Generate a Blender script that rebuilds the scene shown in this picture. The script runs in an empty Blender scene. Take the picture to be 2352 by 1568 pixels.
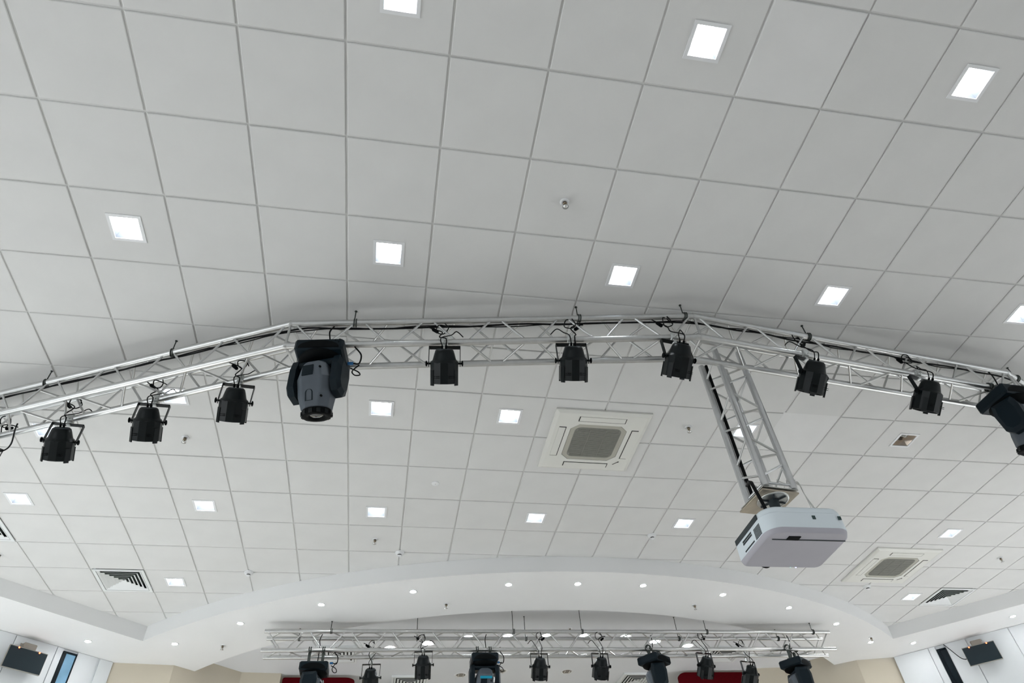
import bpy, bmesh, math, random
from mathutils import Vector, Matrix, Euler

random.seed(7)
SC = bpy.context.scene
COL = SC.collection

# ------------------------------------------------------------------ camera
cam_d = bpy.data.cameras.new('camera')
cam_d.sensor_fit = 'HORIZONTAL'
cam_d.sensor_width = 36.0
cam_d.lens = 36.0 * 1543.14 / 2352.0
cam_d.clip_start = 0.05
cam_d.clip_end = 200
cam = bpy.data.objects.new('camera', cam_d)
COL.objects.link(cam)
_r = Vector((0.984743, -0.164470, -0.056834))
_d = Vector((0.077081, 0.705100, -0.704906))
_f = Vector((0.156009, 0.689771, 0.707020))
_m = Matrix((( _r.x, -_d.x, -_f.x, 0.473), (_r.y, -_d.y, -_f.y, -1.610), (_r.z, -_d.z, -_f.z, 1.602), (0, 0, 0, 1)))
cam.matrix_world = _m
SC.camera = cam

# ------------------------------------------------------------------ world, exposure, large lights
W = bpy.data.worlds.new('world')
SC.world = W
W.use_nodes = True
W.node_tree.nodes['Background'].inputs[0].default_value = (0.75, 0.85, 1.0, 1)
W.node_tree.nodes['Background'].inputs[1].default_value = 0.6
SC.view_settings.view_transform = 'Standard'
SC.view_settings.look = 'None'
SC.view_settings.gamma = 1.0
SC.view_settings.use_curve_mapping = False
SC.view_settings.exposure = 0.06
SC.cycles.caustics_reflective = False
SC.cycles.caustics_refractive = False
SC.cycles.max_bounces = 6
SC.cycles.adaptive_threshold = 0.025


def area(name, loc, look, sx, sy, power, color=(1, 1, 1), spread=180):
    l = bpy.data.lights.new(name, 'AREA')
    l.shape = 'RECTANGLE'
    l.size = sx
    l.size_y = sy
    l.energy = power
    l.color = color
    l.spread = math.radians(spread)
    o = bpy.data.objects.new(name, l)
    o.location = loc
    o.rotation_euler = (Vector(look) - Vector(loc)).to_track_quat('-Z', 'Y').to_euler()
    COL.objects.link(o)
    return o


# added area lights: daylight of unseen windows assumed in the splayed and side walls
area('daylight_splay_left', (-5.35, 6.55, 2.4), (-4.75, 5.95, 0.3), 5.6, 2.2, 515, (0.92, 0.97, 1.0), 100)
area('daylight_splay_right', (11.20, 6.00, 2.4), (10.6, 5.4, 0.3), 5.6, 2.2, 490, (0.94, 0.97, 1.0), 100)
area('daylight_left', (-7.75, -2.5, 2.0), (0, -2.5, 1.6), 9.0, 2.6, 215, (0.93, 0.97, 1.0))
area('daylight_right', (13.75, -2.5, 2.0), (6, -2.5, 1.6), 9.0, 2.6, 130, (0.93, 0.97, 1.0))
# the rows of ceiling downlights behind the camera
for _k, _y in enumerate((-2.1, -3.9, -5.7)):
    area('downlight_row', (3.0, _y, 5.5), (3.0, _y, 0), 18.0, 0.2, 32, (0.97, 0.98, 1.0))

CZ = 5.62        # height of the tiled ceiling
SZ = 5.42        # height of the plaster soffit
G = 0.6          # ceiling module
LAMP = 34.0     # brightness of the square downlights

# ------------------------------------------------------------------ materials
MATS = {}


def mat(name, col, rough=0.6, metal=0.0, noise=0.0, nscale=8.0, bump=0.0, bscale=200.0, emit=None, estr=0.0, spec=0.5, sheen=0.0, coat=0.0):
    m = bpy.data.materials.new(name)
    m.use_nodes = True
    nt = m.node_tree
    b = nt.nodes['Principled BSDF']
    b.inputs['Base Color'].default_value = (*col, 1)
    b.inputs['Roughness'].default_value = rough
    b.inputs['Metallic'].default_value = metal
    b.inputs['Specular IOR Level'].default_value = spec
    if coat:
        b.inputs['Coat Weight'].default_value = coat
    if sheen:
        b.inputs['Sheen Weight'].default_value = sheen
    tc = nt.nodes.new('ShaderNodeTexCoord')
    if noise:
        n = nt.nodes.new('ShaderNodeTexNoise')
        n.inputs['Scale'].default_value = nscale
        n.inputs['Detail'].default_value = 4
        nt.links.new(tc.outputs['Object'], n.inputs['Vector'])
        r = nt.nodes.new('ShaderNodeMapRange')
        r.inputs[1].default_value = 0.3
        r.inputs[2].default_value = 0.7
        r.inputs[3].default_value = 1.0 - noise
        r.inputs[4].default_value = 1.0 + noise
        nt.links.new(n.outputs['Fac'], r.inputs[0])
        mx = nt.nodes.new('ShaderNodeVectorMath')
        mx.operation = 'SCALE'
        mx.inputs[0].default_value = col
        nt.links.new(r.outputs[0], mx.inputs['Scale'])
        nt.links.new(mx.outputs[0], b.inputs['Base Color'])
    if bump:
        n2 = nt.nodes.new('ShaderNodeTexNoise')
        n2.inputs['Scale'].default_value = bscale
        n2.inputs['Detail'].default_value = 3
        nt.links.new(tc.outputs['Object'], n2.inputs['Vector'])
        bp = nt.nodes.new('ShaderNodeBump')
        bp.inputs['Strength'].default_value = bump
        bp.inputs['Distance'].default_value = 0.002
        nt.links.new(n2.outputs['Fac'], bp.inputs['Height'])
        nt.links.new(bp.outputs[0], b.inputs['Normal'])
    if emit:
        b.inputs['Emission Color'].default_value = (*emit, 1)
        b.inputs['Emission Strength'].default_value = estr
    MATS[name] = m
    return m


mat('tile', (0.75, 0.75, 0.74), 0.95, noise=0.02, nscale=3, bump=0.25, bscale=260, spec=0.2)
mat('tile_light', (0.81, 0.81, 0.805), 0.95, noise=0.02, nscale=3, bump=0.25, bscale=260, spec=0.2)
mat('tee', (0.71, 0.71, 0.70), 0.6, noise=0.02)
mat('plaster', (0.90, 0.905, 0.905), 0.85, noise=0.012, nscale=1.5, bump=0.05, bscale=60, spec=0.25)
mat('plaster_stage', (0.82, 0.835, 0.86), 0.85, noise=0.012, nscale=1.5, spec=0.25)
mat('beige', (0.66, 0.60, 0.49), 0.9, noise=0.02, nscale=2, bump=0.08, bscale=120, spec=0.2)
mat('white_wall', (0.80, 0.83, 0.85), 0.6, noise=0.01, nscale=2)
mat('plenum', (0.12, 0.12, 0.12), 0.95)
mat('floor', (0.58, 0.565, 0.54), 0.55, noise=0.05, nscale=2)
mat('alu', (0.60, 0.605, 0.60), 0.36, 1.0, noise=0.04, nscale=25)
mat('alu_bright', (0.66, 0.67, 0.68), 0.30, 1.0, noise=0.03, nscale=25)
mat('steel', (0.62, 0.62, 0.60), 0.35, 0.9, noise=0.05, nscale=20)
mat('clamp', (0.62, 0.64, 0.63), 0.4, 0.5)
mat('zinc_dark', (0.06, 0.07, 0.065), 0.45, 0.8)
mat('black', (0.0030, 0.0055, 0.0062), 0.34, noise=0.15, nscale=12, spec=0.22)
mat('black_matt', (0.002, 0.003, 0.0035), 0.65, spec=0.08)
mat('cable', (0.003, 0.0035, 0.004), 0.55, spec=0.15)
mat('head_grey', (0.095, 0.112, 0.132), 0.45, spec=0.25, noise=0.06, nscale=8)
mat('head_dark', (0.0045, 0.011, 0.016), 0.45, spec=0.16, noise=0.08, nscale=8)
mat('lens', (0.10, 0.11, 0.12), 0.08, 0.2, coat=1.0)
mat('led_lens', (0.32, 0.34, 0.36), 0.2, 0.3)
mat('blue_plug', (0.02, 0.16, 0.42), 0.4)
mat('teal', (0.0, 0.33, 0.50), 0.45)
mat('ivory', (0.80, 0.80, 0.755), 0.5, noise=0.01, nscale=4)
mat('grille', (0.25, 0.25, 0.225), 0.75, noise=0.05, nscale=30)
mat('grille_rim', (0.47, 0.46, 0.40), 0.6)
mat('slot', (0.03, 0.03, 0.028), 0.9)
mat('diff_white', (0.84, 0.86, 0.86), 0.45)
mat('duct', (0.035, 0.045, 0.04), 0.9)
mat('trim_white', (0.84, 0.85, 0.86), 0.45)
mat('mirror', (0.72, 0.66, 0.60), 0.12, 0.9)
mat('reflector', (0.36, 0.385, 0.42), 0.32, 0.25)
mat('lamp', (1, 1, 1), 0.5, emit=(0.93, 0.97, 1.0), estr=LAMP)
mat('spot_lamp', (1, 1, 1), 0.5, emit=(0.96, 0.98, 1.0), estr=220.0)
mat('stage_lamp', (1, 1, 1), 0.5, emit=(0.90, 0.95, 1.0), estr=190.0)
mat('brass', (0.30, 0.25, 0.18), 0.4, 0.8)
mat('chrome', (0.75, 0.75, 0.74), 0.2, 0.95)
mat('projector_white', (0.77, 0.85, 0.90), 0.4, noise=0.01, nscale=4)
mat('projector_shade', (0.50, 0.49, 0.545), 0.55, noise=0.02, nscale=5)  # white case too; its shade and lilac cast are put into the colour
mat('panel_grey', (0.035, 0.045, 0.05), 0.5, spec=0.25)
mat('sensor', (0.03, 0.06, 0.06), 0.2)
mat('plate_tan', (0.50, 0.44, 0.35), 0.35, 0.6, noise=0.2, nscale=6)
mat('wood', (0.62, 0.50, 0.35), 0.7, noise=0.15, nscale=14)
mat('screen', (0.020, 0.032, 0.040), 0.3, spec=0.25, noise=0.1, nscale=3)
mat('screen_frame', (0.30, 0.29, 0.26), 0.5)
mat('taupe', (0.30, 0.27, 0.235), 0.6)
mat('red_led', (0.8, 0.05, 0.02), 0.4, emit=(1.0, 0.10, 0.03), estr=14.0)
mat('blue_led', (0.2, 0.3, 1.0), 0.4, emit=(0.25, 0.35, 1.0), estr=30.0)
mat('green_led', (0.2, 1.0, 0.6), 0.4, emit=(0.2, 0.9, 0.6), estr=4.0)
mat('red_fabric', (0.085, 0.001, 0.004), 0.95, noise=0.1, nscale=30, spec=0.1)
mat('glass_sky', (0.16, 0.30, 0.42), 0.12, noise=0.35, nscale=3.0, emit=(0.25, 0.50, 0.72), estr=0.25)  # blue tone and faint glow stand in for sky behind the pane
mat('glass_dark', (0.003, 0.010, 0.016), 0.12, spec=0.3)
mat('window_frame', (0.004, 0.009, 0.013), 0.4, spec=0.15)

# ------------------------------------------------------------------ mesh helper


class MB:
    """collects shapes, then links them as one mesh object"""

    def __init__(self):
        self.v = []
        self.f = []
        self.s = []
        self.mi = []
        self.cur = 0

    def add(self, vs, fs, smooth=False, M=None):
        o = len(self.v)
        for p in vs:
            p = Vector(p)
            self.v.append(tuple(M @ p) if M is not None else tuple(p))
        for q in fs:
            self.f.append([i + o for i in q])
            self.s.append(smooth)
            self.mi.append(self.cur)
        return self

    def box(self, c, s, M=None, bev=0.0):
        x, y, z = c
        a, b, d = s[0] / 2, s[1] / 2, s[2] / 2
        if bev <= 0:
            vs = [(x + i * a, y + j * b, z + k * d) for i in (-1, 1) for j in (-1, 1) for k in (-1, 1)]
            fs = [(0, 1, 3, 2), (4, 6, 7, 5), (0, 4, 5, 1), (2, 3, 7, 6), (0, 2, 6, 4), (1, 5, 7, 3)]
            return self.add(vs, fs, False, M)
        e = bev
        vs = []
        for k, (ia, ib) in ((-d, (a - e, b - e)), (-d + e, (a, b)), (d - e, (a, b)), (d, (a - e, b - e))):
            full = ia == a
            if full:
                ring = [(-a + e, -b), (a - e, -b), (a, -b + e), (a, b - e), (a - e, b), (-a + e, b), (-a, b - e), (-a, -b + e)]
            else:
                h = e * 0.4
                ring = [(-ia + h, -ib), (ia - h, -ib), (ia, -ib + h), (ia, ib - h), (ia - h, ib), (-ia + h, ib), (-ia, ib - h), (-ia, -ib + h)]
            vs += [(x + p[0], y + p[1], z + k) for p in ring]
        fs = [tuple(reversed(range(8))), tuple(range(24, 32))]
        for r in range(3):
            for i in range(8):
                fs.append((r * 8 + i, r * 8 + (i + 1) % 8, (r + 1) * 8 + (i + 1) % 8, (r + 1) * 8 + i))
        return self.add(vs, fs, False, M)

    def tube(self, p0, p1, r, n=10, r1=None, caps=True, M=None):
        p0, p1 = Vector(p0), Vector(p1)
        d = (p1 - p0)
        if d.length < 1e-6:
            return self
        d.normalize()
        up = Vector((0, 0, 1)) if abs(d.z) < 0.9 else Vector((1, 0, 0))
        u = d.cross(up).normalized()
        w = d.cross(u)
        r1 = r if r1 is None else r1
        vs = []
        for p, q in ((p0, r), (p1, r1)):
            for i in range(n):
                a = 2 * math.pi * i / n
                vs.append(p + u * math.cos(a) * q + w * math.sin(a) * q)
        self.add(vs, [(i, n + i, n + (i + 1) % n, (i + 1) % n) for i in range(n)], True, M)
        if caps:
            self.add(vs[:n], [tuple(range(n))], False, M)
            self.add(vs[n:], [tuple(reversed(range(n)))], False, M)
        return self

    def path(self, pts, r, n=8, closed=False, M=None):
        pts = [Vector(p) for p in pts]
        N = len(pts)
        rings = []
        prev = None
        for i, p in enumerate(pts):
            if closed:
                d = pts[(i + 1) % N] - pts[i - 1]
            else:
                d = pts[min(i + 1, N - 1)] - pts[max(i - 1, 0)]
            d.normalize()
            if prev is None:
                up = Vector((0, 0, 1)) if abs(d.z) < 0.9 else Vector((1, 0, 0))
                u = d.cross(up).normalized()
            else:
                u = (prev - d * prev.dot(d))
                u = u.normalized() if u.length > 1e-5 else d.orthogonal().normalized()
            prev = u
            w = d.cross(u)
            rings += [p + u * math.cos(2 * math.pi * k / n) * r + w * math.sin(2 * math.pi * k / n) * r for k in range(n)]
        fs = []
        for i in range(N if closed else N - 1):
            j = (i + 1) % N
            for k in range(n):
                fs.append((i * n + k, i * n + (k + 1) % n, j * n + (k + 1) % n, j * n + k))
        self.add(rings, fs, True, M)
        if not closed:
            self.add(rings[:n], [tuple(reversed(range(n)))], False, M)
            self.add(rings[-n:], [tuple(range(n))], False, M)
        return self

    def lathe(self, prof, n=24, M=None, smooth=True, phase=0.0, caps=(True, True)):
        """profile of (radius, z) spun about z"""
        vs = []
        for r, z in prof:
            for i in range(n):
                a = 2 * math.pi * i / n + phase
                vs.append((r * math.cos(a), r * math.sin(a), z))
        fs = []
        for j in range(len(prof) - 1):
            for i in range(n):
                fs.append((j * n + i, j * n + (i + 1) % n, (j + 1) * n + (i + 1) % n, (j + 1) * n + i))
        self.add(vs, fs, smooth, M)
        if caps[0]:
            self.add(vs[:n], [tuple(reversed(range(n)))], False, M)
        if caps[1]:
            self.add(vs[-n:], [tuple(range(n))], False, M)
        return self

    def prism(self, poly, z0, z1, M=None, smooth=False):
        n = len(poly)
        vs = [(x, y, z0) for x, y in poly] + [(x, y, z1) for x, y in poly]
        self.add(vs, [(i, (i + 1) % n, n + (i + 1) % n, n + i) for i in range(n)], smooth, M)
        self.add(vs[:n], [tuple(reversed(range(n)))], False, M)
        self.add(vs[n:], [tuple(range(n))], False, M)
        return self

    def frame(self, w, h, b, z0, z1, M=None, b2=None):
        """square ring in the xy plane: outer w x h, bar width b; optional other bar width b2 at z1 (slanted inside)"""
        b2 = b if b2 is None else b2
        O = [(-w / 2, -h / 2), (w / 2, -h / 2), (w / 2, h / 2), (-w / 2, h / 2)]

        def ins(d):
            return [(-w / 2 + d, -h / 2 + d), (w / 2 - d, -h / 2 + d), (w / 2 - d, h / 2 - d), (-w / 2 + d, h / 2 - d)]
        I0, I1 = ins(b), ins(b2)
        vs = [(x, y, z0) for x, y in O] + [(x, y, z0) for x, y in I0] + [(x, y, z1) for x, y in O] + [(x, y, z1) for x, y in I1]
        fs = []
        for i in range(4):
            j = (i + 1) % 4
            fs += [(i, 4 + i, 4 + j, j), (8 + i, 8 + j, 12 + j, 12 + i), (i, j, 8 + j, 8 + i), (4 + i, 12 + i, 12 + j, 4 + j)]
        return self.add(vs, fs, False, M)

    def mesh(self, name):
        me = bpy.data.meshes.new(name)
        me.from_pydata(self.v, [], self.f)
        me.polygons.foreach_set('use_smooth', self.s)
        me.polygons.foreach_set('material_index', self.mi)
        me.update()
        return me

    def build(self, name, m, parent=None, loc=None, fix=True):
        me = self.mesh(name)
        for k in (m if isinstance(m, (list, tuple)) else [m]):
            me.materials.append(MATS[k])
        if fix:
            bm = bmesh.new()
            bm.from_mesh(me)
            bmesh.ops.recalc_face_normals(bm, faces=bm.faces)
            bm.to_mesh(me)
            bm.free()
        o = bpy.data.objects.new(name, me)
        COL.objects.link(o)
        if parent is not None:
            o.parent = parent
        if loc is not None:
            o.location = loc
        return o


def tag(o, label=None, cat=None, group=None, kind=None):
    if label:
        o['label'] = label
    if cat:
        o['category'] = cat
    if group:
        o['group'] = group
    if kind:
        o['kind'] = kind
    return o


def thing(name, label, cat, loc=(0, 0, 0), rotz=0.0, group=None):
    o = bpy.data.objects.new(name, None)
    o.empty_display_size = 0.1
    o.location = loc
    o.rotation_euler = (0, 0, rotz)
    COL.objects.link(o)
    return tag(o, label, cat, group)


def dup(root, label, loc=None, rotz=None, scale=None):
    r = root.copy()
    COL.objects.link(r)
    r['label'] = label
    if loc is not None:
        r.location = loc
    if rotz is not None:
        r.rotation_euler = (0, 0, rotz)
    if scale is not None:
        r.scale = scale
    for ch in KIDS.get(root.name, []):
        c = ch.copy()
        COL.objects.link(c)
        c.parent = r
        for g in KIDS.get(ch.name, []):
            d = g.copy()
            COL.objects.link(d)
            d.parent = c
    return r


KIDS = {}


def remember(root):
    """note the children of a finished thing so that it can be copied without searching the scene"""
    KIDS[root.name] = [o for o in bpy.data.objects if o.parent == root]
    for c in KIDS[root.name]:
        KIDS[c.name] = [o for o in bpy.data.objects if o.parent == c]
    return root


def RX(a):
    return Matrix.Rotation(a, 4, 'X')


def RY(a):
    return Matrix.Rotation(a, 4, 'Y')


def RZ(a):
    return Matrix.Rotation(a, 4, 'Z')


def T(x, y, z):
    return Matrix.Translation((x, y, z))


def smooth_pts(pts, k=5, closed=False):
    P = [Vector(p) for p in pts]
    n = len(P)
    out = []
    rng = range(n) if closed else range(n - 1)
    for i in rng:
        if closed:
            a, b, c, d = P[i - 1], P[i], P[(i + 1) % n], P[(i + 2) % n]
        else:
            a, b, c, d = P[max(i - 1, 0)], P[i], P[i + 1], P[min(i + 2, n - 1)]
        for s in range(k):
            t = s / k
            out.append(0.5 * ((2 * b) + (c - a) * t + (2 * a - 5 * b + 4 * c - d) * t * t + (3 * b - a - 3 * c + d) * t ** 3))
    if not closed:
        out.append(P[-1])
    return out

# ------------------------------------------------------------------ the setting
MB().box((3, 1.5, -0.05), (24, 22, 0.1)).build('floor', 'floor')
bpy.data.objects['floor']['kind'] = 'structure'
bpy.data.objects['floor']['label'] = 'plain floor of the hall'

AX, AY, AR = 3.0, 14.25, 8.268        # circle of the curved bulkhead
BX, BY, BR = 3.019, 14.225, 7.141     # circle of the stage opening


def arc(cx, cy, r, a0, a1, n):
    return [(cx + r * math.sin(math.radians(a0 + (a1 - a0) * i / n)), cy - r * math.cos(math.radians(a0 + (a1 - a0) * i / n))) for i in range(n + 1)]


tile_arc = arc(AX, AY, AR, -43.45, 40.35, 72)
stage_arc = arc(BX, BY, BR, -46.95, 43.45, 72)
field_edge = [(-7.0, -7.0), (-7.0, 3.94)] + tile_arc + [(13.1, 3.23), (13.1, -7.0)]
wall_edge = [(-8.0, -7.0), (-8.0, 4.25), (-3.235, 9.015), (-2.439, 9.11)] + stage_arc + [(8.219, 8.829), (8.83, 8.70), (14.0, 3.53), (14.0, -7.0)]


def ngon(mb, poly, z, up=False):
    from mathutils.geometry import tessellate_polygon
    tris = tessellate_polygon([[Vector((x, y, 0)) for x, y in poly]])
    mb.add([(x, y, z) for x, y in poly], [tuple(t) for t in tris])
    return mb


def ribbon(mb, pts, z0, z1, smooth=False):
    n = len(pts)
    mb.add([(x, y, z0) for x, y in pts] + [(x, y, z1) for x, y in pts], [(i, i + 1, n + i + 1, n + i) for i in range(n - 1)], smooth)
    return mb


mb = MB()
ngon(mb, field_edge + wall_edge[::-1], SZ)
ribbon(mb, field_edge[:3], SZ, CZ + 0.02)
ribbon(mb, tile_arc, SZ, CZ + 0.02, True)
ribbon(mb, field_edge[-3:], SZ, CZ + 0.02)
ribbon(mb, stage_arc, SZ, CZ, True)
tag(mb.build('trim_1', 'plaster', fix=False), 'white plaster bulkhead curving round the tiled ceiling', kind='structure')

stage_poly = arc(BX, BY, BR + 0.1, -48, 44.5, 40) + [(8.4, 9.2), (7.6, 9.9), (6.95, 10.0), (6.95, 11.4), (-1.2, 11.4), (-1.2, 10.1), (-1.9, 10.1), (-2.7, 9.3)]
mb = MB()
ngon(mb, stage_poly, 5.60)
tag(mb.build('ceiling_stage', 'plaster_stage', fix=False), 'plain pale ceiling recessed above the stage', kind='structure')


def wall_seg(mb, p, q, z0, z1, t):
    """box wall between p and q, thickness t to the left of p->q"""
    p, q = Vector((*p, 0)), Vector((*q, 0))
    d = (q - p).normalized()
    n = Vector((-d.y, d.x, 0)) * t
    a, b = p - d * 0.0, q + d * 0.0
    poly = [(a.x, a.y), (b.x, b.y), ((b + n).x, (b + n).y), ((a + n).x, (a + n).y)]
    return mb.prism(poly, z0, z1)


mb = MB()
front = [(-3.30, 9.01), (-2.439, 9.11), (-1.638, 9.90), (-1.05, 9.95), (-1.05, 11.3), (6.80, 11.2), (6.784, 9.72), (7.36, 9.66), (8.219, 8.829), (8.90, 8.715)]
for p, q in zip(front, front[1:]):
    wall_seg(mb, p, q, 0, CZ, 0.12)
tag(mb.build('wall_front', 'beige'), 'beige wall round the stage with splayed corners', kind='structure')

mb = MB()
wall_seg(mb, (-8.0, 4.25), (-3.235, 9.015), 0, 6.0, 0.12)
wl = tag(mb.build('wall_left', 'white_wall'), 'white panelled wall splayed towards the stage, pale daylight on it', kind='structure')
mb = MB()
wall_seg(mb, (8.83, 8.70), (14.0, 3.53), 0, 6.0, 0.12)
wr = tag(mb.build('wall_right', 'white_wall'), 'white panelled wall splayed from the stage on the other side', kind='structure')
mb = MB()
wall_seg(mb, (-8.0, -8.0), (-8.0, 4.25), 0, 6.0, 0.12)
tag(mb.build('wall_side_left', 'white_wall'), 'white side wall of the hall', kind='structure')
mb = MB()
wall_seg(mb, (14.0, 3.53), (14.0, -8.0), 0, 6.0, 0.12)
tag(mb.build('wall_side_right', 'white_wall'), 'white side wall of the hall opposite', kind='structure')
mb = MB()
wall_seg(mb, (14.0, -8.0), (-8.0, -8.0), 0, 6.0, 0.12)
tag(mb.build('wall_back', 'white_wall'), 'white back wall of the hall', kind='structure')

RT2 = math.sqrt(2)


def left_pt(u, off=0.0):
    x, y = (u * RT2 - 12.25) / 2, (u * RT2 + 12.25) / 2
    return x + off / RT2, y - off / RT2


def right_pt(u, off=0.0):
    x, y = (17.53 + u * RT2) / 2, (17.53 - u * RT2) / 2
    return x - off / RT2, y - off / RT2


def wall_box(mb, fn, u0, u1, o0, o1, z0, z1):
    a, b, c, d = fn(u0, o0), fn(u1, o0), fn(u1, o1), fn(u0, o1)
    return mb.prism([a, b, c, d], z0, z1)


for (u0, u1) in ((3.895, 4.082), (3.58, 3.855), (3.30, 3.38), (2.765, 3.29), (2.23, 2.755), (1.69, 2.22), (1.15, 1.68)):
    mb = MB()
    wall_box(mb, left_pt, u0, u1, 0.0, 0.022, 0, SZ - 0.004)
    mb.build('wall_panel', 'white_wall', wl)
for (u0, u1) in ((0.095, 0.625), (0.637, 0.73), (0.882, 1.19), (1.202, 1.808), (1.82, 2.42), (2.43, 3.03)):
    mb = MB()
    wall_box(mb, right_pt, u0, u1, 0.0, 0.022, 0, SZ - 0.004)
    mb.build('wall_panel', 'white_wall', wr)


def strip_window(name, fn, u0, u1, z1, glass, label):
    root = tag(thing(name, label, None), kind='structure')
    mb = MB()
    wall_box(mb, fn, u0, u0 + 0.045, 0.0, 0.034, 1.0, z1)
    wall_box(mb, fn, u1 - 0.012, u1, 0.0, 0.034, 1.0, z1)
    wall_box(mb, fn, u0 + 0.045, u1 - 0.012, 0.0, 0.034, z1 - 0.02, z1)
    wall_box(mb, fn, u0 + 0.045, u1 - 0.012, 0.0, 0.034, 1.0, 1.03)
    mb.build('window_frame', 'window_frame', root)
    mb = MB()
    wall_box(mb, fn, u0 + 0.046, u1 - 0.013, 0.004, 0.016, 1.03, z1 - 0.02)
    mb.build('pane', glass, root)
    return root


strip_window('window_1', left_pt, 3.385, 3.575, 5.385, 'glass_sky', 'tall narrow window strip with blue sky glow painted into its glass and black frame')
strip_window('window_2', right_pt, 0.735, 0.878, 5.365, 'glass_dark', 'tall narrow window strip with near-black glass')

# ------------------------------------------------------------------ tiled ceiling
mb = MB()
mb.box((3, -0.5, 6.03), (22.4, 15.4, 0.06))
ceil = tag(mb.build('ceiling', 'plenum'), 'suspended ceiling of square white tiles in a grey grid', kind='structure')

TS = 0.586


def tile_mesh(hole=0.0):
    m = MB()
    a, b = TS / 2, TS / 2 - 0.004
    O0 = [(-b, -b), (b, -b), (b, b), (-b, b)]
    O1 = [(-a, -a), (a, -a), (a, a), (-a, a)]
    vs = [(x, y, 0) for x, y in O0] + [(x, y, 0.004) for x, y in O1] + [(x, y, 0.02) for x, y in O1]
    fs = [(i, (i + 1) % 4, 4 + (i + 1) % 4, 4 + i) for i in range(4)] + [(4 + i, 4 + (i + 1) % 4, 8 + (i + 1) % 4, 8 + i) for i in range(4)]
    if hole:
        h = hole / 2
        vs += [(x, y, 0) for x, y in ((-h, -h), (h, -h), (h, h), (-h, h))] + [(x, y, 0.02) for x, y in ((-h, -h), (h, -h), (h, h), (-h, h))]
        for i in range(4):
            j = (i + 1) % 4
            fs += [(i, 12 + i, 12 + j, j), (8 + i, 8 + j, 16 + j, 16 + i), (12 + i, 16 + i, 16 + j, 12 + j)]
    else:
        fs += [(3, 2, 1, 0), (8, 9, 10, 11)]
    m.add(vs, fs)
    me = m.mesh('ceiling_tile')
    bm = bmesh.new()
    bm.from_mesh(me)
    bmesh.ops.recalc_face_normals(bm, faces=bm.faces)
    bm.to_mesh(me)
    bm.free()
    return me


LIT = [(0, -1), (3, -1), (6, -1), (-3, 2), (0, 2), (3, 2), (6, 2), (9, 2), (-3, 5), (-5, 6), (0, 5), (2, 5), (6, 5), (9, 5),
       (-6, 8), (-3, 8), (0, 8), (3, 8), (6, 8), (12, 8), (-4, 11), (13, 11)]
DIFF = [(-5, 11), (-7, 9), (14, 11)]
HOLE = 0.20
me_plain, me_hole = tile_mesh(), tile_mesh(HOLE)
me_light = me_plain.copy()
me_plain.materials.append(MATS['tile'])
me_hole.materials.append(MATS['tile'])
me_light.materials.append(MATS['tile_light'])


def in_field(x, y):
    return x > -7.0 and x < 13.1 and x - y > -10.94 and x + y < 16.33 and y > -7 and math.hypot(x - AX, y - AY) > AR


Minv = cam.matrix_world.inverted()


def px(p):
    q = Minv @ Vector(p)
    if q.z >= -0.05:
        return None
    return 1176 + 1543.14 * q.x / -q.z, 784 - 1543.14 * q.y / -q.z


cells = []
for i in range(-12, 23):
    for j in range(-12, 15):
        cs = [((i + a) * G, (j + b) * G) for a in (0.02, 0.5, 0.98) for b in (0.02, 0.5, 0.98)]
        if not any(in_field(*c) for c in cs):
            continue
        seen = False
        for c in cs:
            q = px((c[0], c[1], CZ))
            if q and -40 < q[0] < 2392 and -40 < q[1] < 1608:
                seen = True
        d = math.hypot((i + .5) * G - 0.473, (j + .5) * G + 1.61)
        cells.append((not seen, d, i, j))
cells.sort()
rest = MB()
for n, (hid, d, i, j) in enumerate(cells):
    if (i, j) in DIFF:
        continue
    dz = random.uniform(-0.0012, 0.0012)
    c = ((i + .5) * G, (j + .5) * G, CZ - 0.002 + dz)
    if n < 298:
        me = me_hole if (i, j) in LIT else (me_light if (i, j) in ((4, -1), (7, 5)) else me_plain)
        if (i, j) == (4, -1):
            c = (c[0], c[1], c[2] - 0.003)
        o = bpy.data.objects.new('ceiling_tile', me)
        o.location = c
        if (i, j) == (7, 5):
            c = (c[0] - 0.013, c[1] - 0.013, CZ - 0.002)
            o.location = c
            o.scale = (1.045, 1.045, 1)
        o.rotation_euler = (random.uniform(-0.0012, 0.0012), random.uniform(-0.0012, 0.0012), 0)
        COL.objects.link(o)
        o.parent = ceil
    elif (i, j) not in LIT:
        rest.box((c[0], c[1], c[2] + 0.01), (TS, TS, 0.02))
tag(rest.build('ceiling_tiles', 'tile', ceil), kind='stuff')


def clip_line(vertical, k):
    """longest run of a grid line inside the tiled field"""
    pts = []
    for s in range(-1200, 1500):
        t = s * 0.01
        x, y = (k * G, t) if vertical else (t, k * G)
        if in_field(x, y):
            pts.append(t)
    runs = []
    for t in pts:
        if runs and t - runs[-1][1] < 0.015:
            runs[-1][1] = t
        else:
            runs.append([t, t])
    return [r for r in runs if r[1] - r[0] > 0.05]


for k in range(-11, 22):
    for a, b in clip_line(True, k):
        mb = MB()
        mb.box((k * G, (a + b) / 2, CZ + 0.0095), (0.024, b - a, 0.003))
        mb.box((k * G, (a + b) / 2, CZ + 0.031), (0.002, b - a, 0.04))
        mb.build('main_tee', 'tee', ceil)
for k in range(-11, 14):
    for a, b in clip_line(False, k):
        mb = MB()
        mb.box(((a + b) / 2, k * G, CZ + 0.0088), (b - a, 0.024, 0.002))
        mb.box(((a + b) / 2, k * G, CZ + 0.031), (b - a, 0.002, 0.04))
        mb.build('cross_tee', 'tee', ceil)

# ------------------------------------------------------------------ square recessed downlights


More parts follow.
